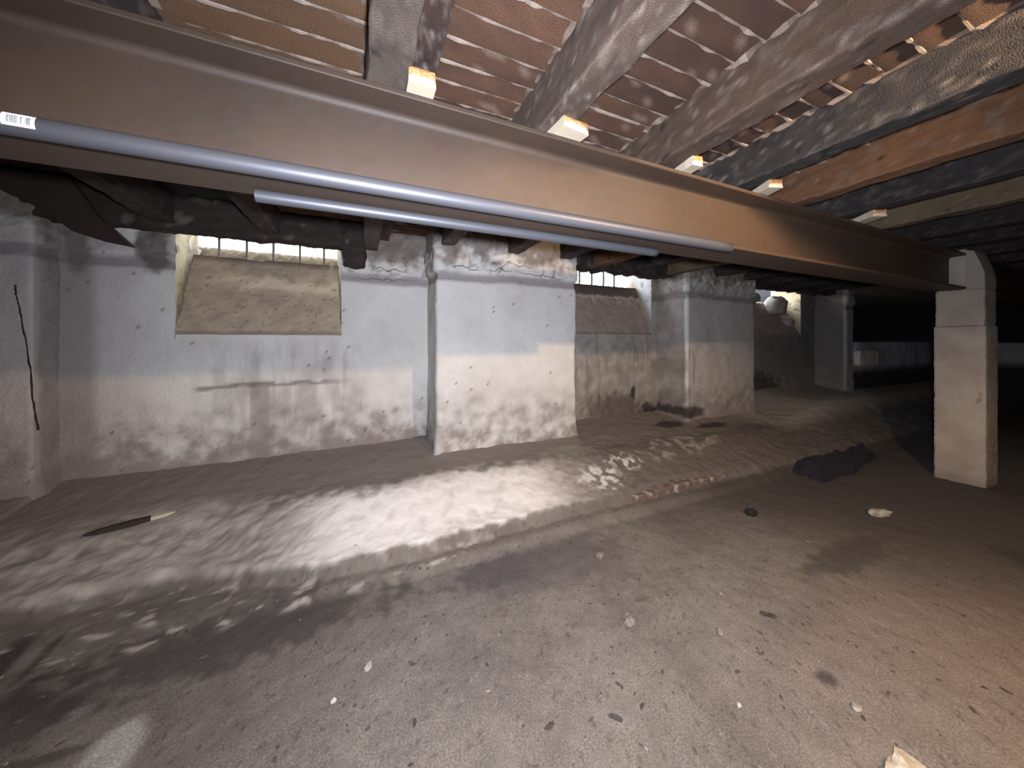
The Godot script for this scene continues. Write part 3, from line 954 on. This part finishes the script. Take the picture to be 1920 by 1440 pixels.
# ---------- lintels and broken boards near the wall ----------
func build_lintels():
	var colf := func(p): return S(64, 51, 45).lerp(S(44, 34, 30), clampf(0.5 + nm.get_noise_3d(p.x * 0.5, p.y * 2.0, p.z) + 0.6 * nf.get_noise_3d(p.x * 0.3, p.y, p.z), 0, 1)).lerp(S(150, 135, 122), smoothstep(0.32, 0.5, nm.get_noise_3d(p.x * 1.2 + 9.0, p.y * 1.2, p.z)) * 0.4)
	var o := put("timber_lintel", rough_box(Vector3(-2.0, 2.11, -3.40), Vector3(-0.13, 2.375, -3.24), 0.03, 0.02, 0.012, colf), M.timber)
	tag(o, "long dark timber lintel across the top of the first window", "lintel")
	o = put("timber_lintel", rough_box(Vector3(2.0, 2.13, -3.36), Vector3(3.9, 2.375, -3.14), 0.03, 0.05, 0.02, colf, 4.0), M.timber)
	tag(o, "ragged dark timber lintel over the second window", "lintel")
	o = put("timber_lintel", rough_box(Vector3(5.0, 2.13, -3.36), Vector3(7.75, 2.375, -3.14), 0.04, 0.04, 0.02, colf, 4.0), M.timber)
	tag(o, "dark timber lintel over the far rubble-choked opening", "lintel")
	# short post-like trimmer right of the first window
	o = put("trimmer_block", rough_box(Vector3(-0.14, 1.955, -3.40), Vector3(0.045, 2.38, -3.24), 0.02, 0.025, 0.015, colf, 7.0), M.timber)
	tag(o, "short dark upright timber stub at the right end of the first lintel", "timber stub")
	# broken slanting board at the left
	var outline := PackedVector2Array([Vector2(-1.43, 1.955), Vector2(-1.60, 2.14), Vector2(-1.72, 2.36), Vector2(-2.22, 2.36), Vector2(-1.98, 2.21), Vector2(-1.84, 2.14), Vector2(-1.70, 2.02), Vector2(-1.58, 1.98)])
	var st := st_new()
	var tri := Geometry2D.triangulate_polygon(outline)
	var c0 := S(56, 42, 38)
	for t in tri.size() / 3:
		for s in [0, 1]:
			for e in ([0, 1, 2] if s == 0 else [2, 1, 0]):
				var q := outline[tri[t * 3 + e]]
				st.set_color(c0)
				st.add_vertex(Vector3(q.x + 1.7, q.y - 2.1, 0.0 if s == 0 else 0.06))
	for i in outline.size():
		var a := outline[i] - Vector2(-1.7, 2.1)
		var b := outline[(i + 1) % outline.size()] - Vector2(-1.7, 2.1)
		quad(st, Vector3(a.x, a.y, 0), Vector3(b.x, b.y, 0), Vector3(b.x, b.y, 0.06), Vector3(a.x, a.y, 0.06), S(46, 34, 30))
	o = put("broken_board", done(st), M.timber, null, Vector3(-1.7, 2.1, -3.23))
	tag(o, "dark broken board slanting down to a point above the left recess", "board")

# ---------- steel beam ----------
const BY0 := 1.78
const BY1 := 2.105
const BZ0 := -1.134
const BZ1 := -1.36
func steel_col(p: Vector3) -> Color:
	var m := nm.get_noise_3d(p.x * 0.5, p.y * 0.8, p.z)
	var f := nf.get_noise_3d(p.x * 1.4, p.y * 1.4, p.z)
	var a := nz.get_noise_3d(p.x * 0.6, p.y, p.z + 4.0)
	var c := S(97, 77, 62).lerp(S(82, 65, 53), clampf(0.5 + a + 0.4 * m, 0.0, 1.0))
	c = c.lerp(S(108, 84, 64), smoothstep(0.8, 2.0, p.x) * 0.5)
	c *= 1.0 + 0.12 * f
	c = c.lerp(S(60, 44, 36), 0.75 * smoothstep(4.3, 5.0, p.x) * clampf(0.5 + 2.0 * m, 0.0, 1.0))
	c *= 0.66
	c.a = 1.0
	return c

# a plate or web: section outline swept along x
func sweep_x(sec: PackedVector2Array, x0: float, x1: float, step: float, colf: Callable, smooth_all := false) -> ArrayMesh:
	var st := SurfaceTool.new()
	st.begin(Mesh.PRIMITIVE_TRIANGLES)
	st.set_smooth_group(-1)
	var n := int((x1 - x0) / step)
	for i in n:
		var xa := lerpf(x0, x1, float(i) / n)
		var xb := lerpf(x0, x1, float(i + 1) / n)
		for k in sec.size():
			var a := sec[k]
			var b := sec[(k + 1) % sec.size()]
			var sub := maxi(1, int((b - a).length() / 0.03))
			for e in sub:
				var qa := a.lerp(b, float(e) / sub)
				var qb := a.lerp(b, float(e + 1) / sub)
				var p0 := Vector3(xa, qa.y, qa.x)
				var p1 := Vector3(xb, qa.y, qa.x)
				var p2 := Vector3(xb, qb.y, qb.x)
				var p3 := Vector3(xa, qb.y, qb.x)
				for p in [p0, p1, p2, p0, p2, p3]:
					st.set_color(colf.call(p))
					st.add_vertex(p)
	var tri := Geometry2D.triangulate_polygon(sec)
	for t in tri.size() / 3:
		for e in [0, 1, 2]:
			var q := sec[tri[t * 3 + e]]
			st.set_color(colf.call(Vector3(x0, q.y, q.x)))
			st.add_vertex(Vector3(x0, q.y, q.x))
		for e in [2, 1, 0]:
			var q := sec[tri[t * 3 + e]]
			st.set_color(colf.call(Vector3(x1, q.y, q.x)))
			st.add_vertex(Vector3(x1, q.y, q.x))
	st.generate_normals()
	return st.commit()

func plate(z0: float, z1: float, y0: float, y1: float) -> PackedVector2Array:
	var r := 0.003
	return PackedVector2Array([Vector2(z0 - r, y0), Vector2(z0, y0 + r), Vector2(z0, y1 - r), Vector2(z0 - r, y1), Vector2(z1 + r, y1), Vector2(z1, y1 - r), Vector2(z1, y0 + r), Vector2(z1 + r, y0)])

func web_section() -> PackedVector2Array:
	var zc := (BZ0 + BZ1) / 2.0
	var tw := 0.0055
	var tf := 0.018
	var r := 0.022
	var sec := PackedVector2Array()
	for s in [1.0, -1.0]:
		var lowfirst: bool = s > 0
		for k in 7:      # fillets, bottom then top on the near side, top then bottom on the far side
			var w := PI / 2 * k / 6.0
			var q := Vector2(zc + s * (tw + r - r * sin(w)), 0)
			q.y = BY0 + tf + r - r * cos(w) if lowfirst else BY1 - tf - r + r * cos(w)
			sec.append(q)
		for k in 7:
			var w := PI / 2 * (6 - k) / 6.0
			var q := Vector2(zc + s * (tw + r - r * sin(w)), 0)
			q.y = BY1 - tf - r + r * cos(w) if lowfirst else BY0 + tf + r - r * cos(w)
			sec.append(q)
	return sec

func build_beam():
	var ends := [[-3.5, 5.068], [5.34, 12.0]]
	var labs := ["long brown steel beam crossing the cellar under the wedged joists", "dark length of beam running on behind the concrete pillar"]
	for k in 2:
		var b := node3("steel_beam")
		tag(b, labs[k], "beam")
		var st := 0.03 if k == 0 else 0.2
		put("top_flange", sweep_x(plate(BZ0, BZ1, BY1 - 0.018, BY1), ends[k][0], ends[k][1], st, steel_col), M.steel, b)
		put("web", sweep_x(web_section(), ends[k][0], ends[k][1], st, steel_col), M.steel, b)
		put("bottom_flange", sweep_x(plate(BZ0, BZ1, BY0, BY0 + 0.018), ends[k][0], ends[k][1], st, steel_col), M.steel, b)
		if k == 0:
			var zc := (BZ0 + BZ1) / 2.0 + 0.0055
			var h := put("bolt", tube(PackedVector3Array([Vector3(3.66, 2.0, zc - 0.004), Vector3(3.66, 2.0, zc + 0.006), Vector3(3.66, 2.0, zc + 0.009)]), PackedFloat32Array([0.015, 0.015, 0.010]), 6, S(40, 28, 24)), M.steel, b)
			h.set_meta("label", "small dark bolt head on the web")

# ---------- pillar ----------
func build_pillar():
	var o := node3("concrete_pillar", Vector3(5.2, 0, -1.18))
	tag(o, "pale rough concrete pillar carrying the end of the steel beam", "pillar")
	var colf := func(p): return S(196, 184, 170).lerp(S(166, 153, 140), clampf(0.45 + 0.7 * nz.get_noise_3d(p.x * 1.5, p.y * 1.5, p.z * 1.5) + 0.5 * nm.get_noise_3d(p.x, p.y, p.z), 0, 1)).lerp(S(120, 92, 70), smoothstep(0.46, 0.6, nm.get_noise_3d(p.x * 1.1 + 3.0, p.y * 0.5, p.z)) * 0.6).lerp(S(130, 118, 106), smoothstep(0.14, 0.0, p.y) * 0.5)
	var at := Vector3(5.2, 0, -1.18)
	var mk := func(called: String, lo: Vector3, hi: Vector3):
		var g := func(p): return colf.call(p + at)
		put(called, rough_box(lo - at, hi - at, 0.015, 0.006, 0.012, g, 34.0), M.concrete, o)
	mk.call("shaft", Vector3(5.032, -0.05, -1.326), Vector3(5.36, 1.44, -1.026))
	mk.call("upper_block", Vector3(5.045, 1.438, -1.32), Vector3(5.35, 1.778, -1.034))
	mk.call("bearing_block", Vector3(5.075, 1.776, -1.32), Vector3(5.34, 2.15, -1.14))
	# the front leg beside the beam end, its top corner broken off
	var sec := PackedVector2Array([Vector2(-1.142, 1.776), Vector2(-1.142, 2.13), Vector2(-1.095, 2.12), Vector2(-1.072, 2.05), Vector2(-1.05, 1.97), Vector2(-1.036, 1.90), Vector2(-1.034, 1.776)])
	var mesh := sweep_x(sec, 5.045, 5.345, 0.02, colf)
	put("broken_leg", mesh, M.concrete, o, -at)

# ---------- wedges ----------
func build_wedges():
	var W := [[0.178, 0.086, 0.052, -1.09, "small squarish pale wedge under the grey overhead joist, orange saw-cut end", 0.0],
		[0.755, 0.125, 0.045, -1.085, "widest pale wedge, under the lime-splashed joist", 0.12],
		[1.415, 0.060, 0.048, -1.075, "bright orange-ended wedge, third along the beam from the left", -0.1],
		[1.99, 0.078, 0.046, -1.06, "pale yellow wedge under the grey-blue joist, fourth along the beam", -0.35],
		[3.06, 0.085, 0.048, -1.03, "long pale wedge sticking out nearest the pillar", -0.5]]
	for w in W:
		var o := node3("timber_wedge", Vector3(w[0], BY1, w[3]))
		o.rotation.y = w[5]
		tag(o, w[4], "wedge", "wedges between beam and joists")
		var hw: float = w[1] / 2.0
		var h: float = w[2]
		var L := 0.26
		var st := st_new()
		var pale := S(214, 200, 176)
		var cut := S(212, 136, 72)
		var a := [Vector3(-hw, 0.002, 0), Vector3(hw, 0.002, 0), Vector3(hw * 0.92, h, 0), Vector3(-hw * 0.95, h * 0.97, 0)]
		var b := [Vector3(-hw, 0.002, -L), Vector3(hw, 0.002, -L), Vector3(hw * 0.95, h * 0.45, -L), Vector3(-hw, h * 0.45, -L)]
		for k in 4:
			var k2 := (k + 1) % 4
			var n := 6
			for i in n:
				var t0 := float(i) / n
				var t1 := float(i + 1) / n
				var j := 0.0015
				quad(st, a[k].lerp(b[k], t0), a[k2].lerp(b[k2], t0), a[k2].lerp(b[k2], t1), a[k].lerp(b[k], t1), pale.lerp(S(180, 160, 132), rng.randf() * 0.5))
		quad(st, b[3], b[2], b[1], b[0], pale)
		put("body", done(st), M.freshwood, o)
		# the saw-cut end: a thin uneven face of its own, orange above, pale splintered below
		st = st_new()
		var n := 8
		for i in n:
			for j in 5:
				var f := func(u: float, v: float) -> Vector3:
					var lo: Vector3 = a[0].lerp(a[1], u)
					var hi: Vector3 = a[3].lerp(a[2], u)
					var p: Vector3 = lo.lerp(hi, v)
					p.z = 0.0005 + 0.006 * absf(nf.get_noise_3d(p.x * 3.0 + w[0], p.y * 3.0, 1.0)) + 0.006 * sin(PI * v)
					if u < 0.01 or u > 0.99 or v < 0.01 or v > 0.99: p.z = 0.0
					return p
				var v0 := j / 5.0
				var tone := cut.lerp(S(232, 190, 140), rng.randf() * 0.6)
				if j < 2: tone = S(236, 222, 196).lerp(cut, rng.randf() * 0.35)
				quad(st, f.call(i / float(n), v0), f.call(i / float(n), v0 + 0.2), f.call((i + 1) / float(n), v0 + 0.2), f.call((i + 1) / float(n), v0), tone)
		var e := put("cut_end", done(st), M.freshwood, o)
		e.set_meta("label", "orange saw-cut end grain")

# ---------- pipes ----------
func build_pipes():
	var mk := func(called: String, x0: float, x1: float, y: float, z: float, r: float, label: String):
		var o := node3(called, Vector3(x1, y, z))
		tag(o, label, "pipe", "grey pipes along the beam")
		var pa := PackedVector3Array()
		var rr := PackedFloat32Array()
		var n := 60
		for i in n + 1:
			var x := lerpf(x0, x1 - 0.002, float(i) / n)
			pa.append(Vector3(x - x1, 0.0008 * sin(x * 2.0), 0))
			rr.append(r)
		pa.append(Vector3(0, 0, 0))
		rr.append(r - 0.002)
		put("tube", tube(pa, rr, 40, S(88, 88, 92)), M.pipe, o)
		return o
	var p1 = mk.call("conduit_pipe", -3.4, 1.69, 1.769, -1.108, 0.0235, "thicker grey pipe along the near lower edge of the steel beam, barcode sticker at left")
	mk.call("conduit_pipe", -0.30, 1.40, 1.758, -1.30, 0.0195, "thinner grey pipe under the steel beam's bottom flange")
	# barcode sticker wrapped on the thicker pipe
	var im := Image.create(256, 96, true, Image.FORMAT_RGB8)
	im.fill(Color(0.93, 0.93, 0.94))
	var r2 := RandomNumberGenerator.new()
	r2.seed = 9
	var x := 44
	while x < 226:
		var w := r2.randi_range(2, 6)
		if x < 120 or (x > 140 and x < 160) or x > 176:
			im.fill_rect(Rect2i(x, 20, w, 56), Color(0.35, 0.37, 0.38))
		x += w + r2.randi_range(2, 6)
	im.generate_mipmaps()
	var sm := StandardMaterial3D.new()
	sm.albedo_texture = ImageTexture.create_from_image(im)
	sm.roughness = 0.5
	sm.cull_mode = BaseMaterial3D.CULL_DISABLED
	var st := SurfaceTool.new()
	st.begin(Mesh.PRIMITIVE_TRIANGLES)
	st.set_smooth_group(0)
	var rr := 0.0240
	var a0 := deg_to_rad(-30.0)
	var a1 := deg_to_rad(38.0)
	var n := 10
	var xa := -0.689 - 1.69
	var xb := -0.640 - 1.69
	for i in n:
		var t0 := float(i) / n
		var t1 := float(i + 1) / n
		var f := func(xx: float, t: float) -> Vector3:
			var w := lerpf(a0, a1, t)
			return Vector3(xx, rr * sin(w), rr * cos(w))
		for q in [[xa, t0, 0.0], [xa, t1, 0.0], [xb, t1, 1.0], [xa, t0, 0.0], [xb, t1, 1.0], [xb, t0, 1.0]]:
			st.set_uv(Vector2(q[2], 1.0 - q[1]))
			st.add_vertex(f.call(q[0], q[1]))
	st.generate_normals()
	var s := put("barcode_sticker", st.commit(), sm, p1)
	s.set_meta("label", "white barcode sticker")

# ---------- loose things ----------
func lie(called: String, label: String, cat: String, x: float, z: float, size: Vector3, sd: int, col: Color, col2: Color, turn := 0.0, amp := 0.16, facet := false, group := ""):
	var colf := func(p): return col.lerp(col2, clampf(0.4 + 2.0 * nm.get_noise_3d(p.x * 4.0 + sd, p.y * 4.0, p.z * 4.0), 0, 1))
	var o := put(called, lump(size, sd, amp, colf, 9, facet), M.rough, null, Vector3(x, ground_h(x, z) + size.y * 0.36, z))
	o.rotation.y = turn
	tag(o, label, cat, group)
	return o

func build_loose():
	var white := S(204, 196, 182)
	var grey := S(150, 140, 128)
	lie("plaster_chunk", "white oblong plaster chunk lying on the floor before the pillar", "plaster chunk", 3.545, -1.195, Vector3(0.17, 0.05, 0.06), 3, white, grey, -0.42, 0.16)
	lie("pale_stone", "large pale jagged stone at the bottom right edge", "stone", 1.452, -0.425, Vector3(0.13, 0.07, 0.10), 8, S(226, 212, 186), S(186, 170, 146), 0.2, 0.26, true)
	lie("black_clod", "round black clod on the floor right of the ledge foot", "clod", 2.66, -1.583, Vector3(0.075, 0.05, 0.07), 5, S(36, 30, 28), S(20, 17, 16))
	lie("pebble", "smooth pale pebble above the large jagged stone", "pebble", 1.605, -0.60, Vector3(0.034, 0.02, 0.028), 12, white, grey, 0.5, 0.1)
	lie("pebble", "tiny bright white pebble on the floor left of the smooth pale pebble", "pebble", 1.234, -0.775, Vector3(0.016, 0.012, 0.014), 13, S(240, 236, 228), white)
	lie("pebble", "flat pale chip in the middle right of the floor", "pebble", 1.455, -0.997, Vector3(0.045, 0.016, 0.026), 14, grey, S(150, 140, 128), 0.8)
	lie("pebble", "pale angular chip between two dark crumbs at mid floor", "pebble", 1.129, -1.204, Vector3(0.05, 0.022, 0.036), 15, grey, S(150, 140, 128), 0.3, 0.25, true)
	lie("pebble", "pale angular chip at the left of the bright floor", "pebble", 0.027, -1.46, Vector3(0.034, 0.018, 0.026), 16, S(186, 176, 160), grey, 1.1, 0.25, true)
	lie("pebble", "small white grit piece at the lower left of the bright floor", "pebble", -0.09, -1.382, Vector3(0.022, 0.014, 0.016), 17, S(240, 236, 228), white, 0.4)
	lie("pebble", "pale chip right of the damp dark patch near the ledge", "pebble", 1.32, -1.66, Vector3(0.06, 0.02, 0.04), 18, grey, S(140, 130, 118), 0.4, 0.25, true)
	lie("dark_crumb", "dark elongated crumb right of mid floor", "crumb", 1.761, -0.972, Vector3(0.055, 0.014, 0.022), 21, S(78, 68, 60), S(58, 49, 43), -0.9, 0.4, true)
	lie("dark_crumb", "dark double crumb low in the middle of the floor", "crumb", 0.58, -0.99, Vector3(0.034, 0.006, 0.016), 22, S(84, 75, 68), S(66, 58, 52), 0.2, 0.45, true)
	lie("dark_crumb", "dark oblong crumb right of the double crumb", "crumb", 0.806, -0.924, Vector3(0.042, 0.007, 0.016), 23, S(84, 75, 68), S(66, 58, 52), -0.7, 0.45, true)
	# curled dry leaf
	var st := st_new()
	for i in 6:
		for s in [-1.0, 1.0]:
			var t0 := i / 6.0
			var t1 := (i + 1) / 6.0
			var w0 := 0.016 * sin(PI * t0)
			var w1 := 0.016 * sin(PI * t1)
			var f := func(t: float, w: float) -> Vector3: return Vector3(lerpf(-0.035, 0.035, t), 0.006 + 0.02 * t * t + absf(w) * 0.9, w * s)
			var mid0: Vector3 = f.call(t0, 0.0)
			var mid1: Vector3 = f.call(t1, 0.0)
			quad(st, mid0, mid1, f.call(t1, w1), f.call(t0, w0), S(96, 82, 70) if s < 0 else S(180, 168, 150))
	var lf := put("dry_leaf", done(st), M.rough, null, Vector3(1.285, ground_h(1.285, -1.276), -1.276))
	lf.rotation.y = -0.6
	tag(lf, "curled dry leaf on the floor below the damp patch", "leaf")
	# splinter of board on the ledge, with a pale broken end
	var b := node3("wood_splinter", Vector3(-1.22, ground_h(-1.22, -2.76) + 0.016, -2.76))
	b.rotation = Vector3(0.0, 0.30, 0.03)
	tag(b, "dark wood splinter with a pale broken tip lying on the ledge at left", "splinter")
	st = st_new()
	var prof := [[-0.20, 0.005, 0.005], [-0.15, 0.018, 0.011], [-0.02, 0.024, 0.013], [0.06, 0.018, 0.010]]
	for i in 3:
		var p = prof[i]
		var q = prof[i + 1]
		ring_quads(st, p, q, S(60, 48, 42))
	put("stick", done(st), M.timber, b)
	st = st_new()
	ring_quads(st, [0.06, 0.018, 0.010], [0.12, 0.017, 0.010], S(196, 182, 160))
	ring_quads(st, [0.12, 0.017, 0.010], [0.165, 0.003, 0.003], S(196, 182, 160))
	var tip := put("tip", done(st), M.freshwood, b)
	tip.set_meta("label", "pale bare wood tip")
	# dark crumpled tarp heap on the far floor
	var xs := 70
	var zs := 40
	var pts := PackedVector3Array()
	var cols := PackedColorArray()
	for j in zs:
		for i in xs:
			var u := i / float(xs - 1) * 2.0 - 1.0
			var v := j / float(zs - 1) * 2.0 - 1.0
			var e := smoothstep(1.0, 0.75, Vector2(u, v).length() + 0.18 * nz.get_noise_2d(u * 1.3, v * 1.3))
			var p := Vector3(u * 1.0, 0, -v * 0.3)
			var fold := absf(nr.get_noise_2d(p.x * 0.9, p.z * 1.6)) * 0.015 + 0.05 + 0.05 * nz.get_noise_2d(p.x * 2.0, p.z * 2.5)
			p.y = e * fold - 0.03 * (1.0 - e) + 0.01
			pts.append(p)
			cols.append(S(44, 42, 58).lerp(S(28, 27, 36), clampf(0.5 + nm.get_noise_2d(p.x, p.z), 0, 1)))
	var tp := put("dark_tarp", sheet(xs, zs, pts, cols), M.rough, null, Vector3(4.75, 0.0, -1.98))
	tp.rotation.y = 0.15
	tag(tp, "dark blue-black crumpled tarp lying on the far floor left of the pillar", "tarp")

func ring_quads(st: SurfaceTool, p, q, col: Color):
	var f := func(r, k: int) -> Vector3:
		return Vector3(r[0], r[2] * [-1, 1, 1, -1][k], r[1] * [-1, -1, 1, 1][k])
	for k in 4:
		quad(st, f.call(p, k), f.call(q, k), f.call(q, (k + 1) % 4), f.call(p, (k + 1) % 4), col)

# ---------- crumbs nobody would count ----------
func build_crumbs():
	for kind in 2:
		var mm := MultiMesh.new()
		mm.transform_format = MultiMesh.TRANSFORM_3D
		mm.use_colors = true
		mm.mesh = lump(Vector3(1, 0.35, 0.7), 70 + kind, 0.5, plain(Color(1, 1, 1)), 4, true)
		var n := 1700 if kind == 0 else 300
		mm.instance_count = n
		for i in n:
			var x := rng.randf_range(-1.3, 3.9)
			var z := rng.randf_range(-2.0, -0.35)
			if kind == 1 and rng.randf() < 0.5: z = rng.randf_range(-2.9, -1.8)
			var s := (0.004 + 0.013 * pow(rng.randf(), 3.5)) * (1.0 if kind == 0 else 0.7)
			var bs := Basis(Vector3.UP, rng.randf() * TAU).scaled(Vector3.ONE * s)
			bs = bs * Basis.from_scale(Vector3(rng.randf_range(0.8, 2.0), 0.7, 1.0))
			mm.set_instance_transform(i, Transform3D(bs, Vector3(x, ground_h(x, z) + s * 0.12, z)))
			var c := S(72, 64, 58).lerp(S(100, 90, 83), rng.randf())
			if kind == 1: c = S(130, 120, 110).lerp(S(186, 178, 166), rng.randf())
			mm.set_instance_color(i, c)
		var o := MultiMeshInstance3D.new()
		o.name = ["dark_crumbs", "pale_grit"][kind]
		o.multimesh = mm
		o.material_override = M.rough
		add_child(o, true)
		tag(o, ["dark crumbs and leaf bits strewn over the dirt floor", "pale lime grit strewn over floor and ledge"][kind], ["crumbs", "grit"][kind], "", "stuff")
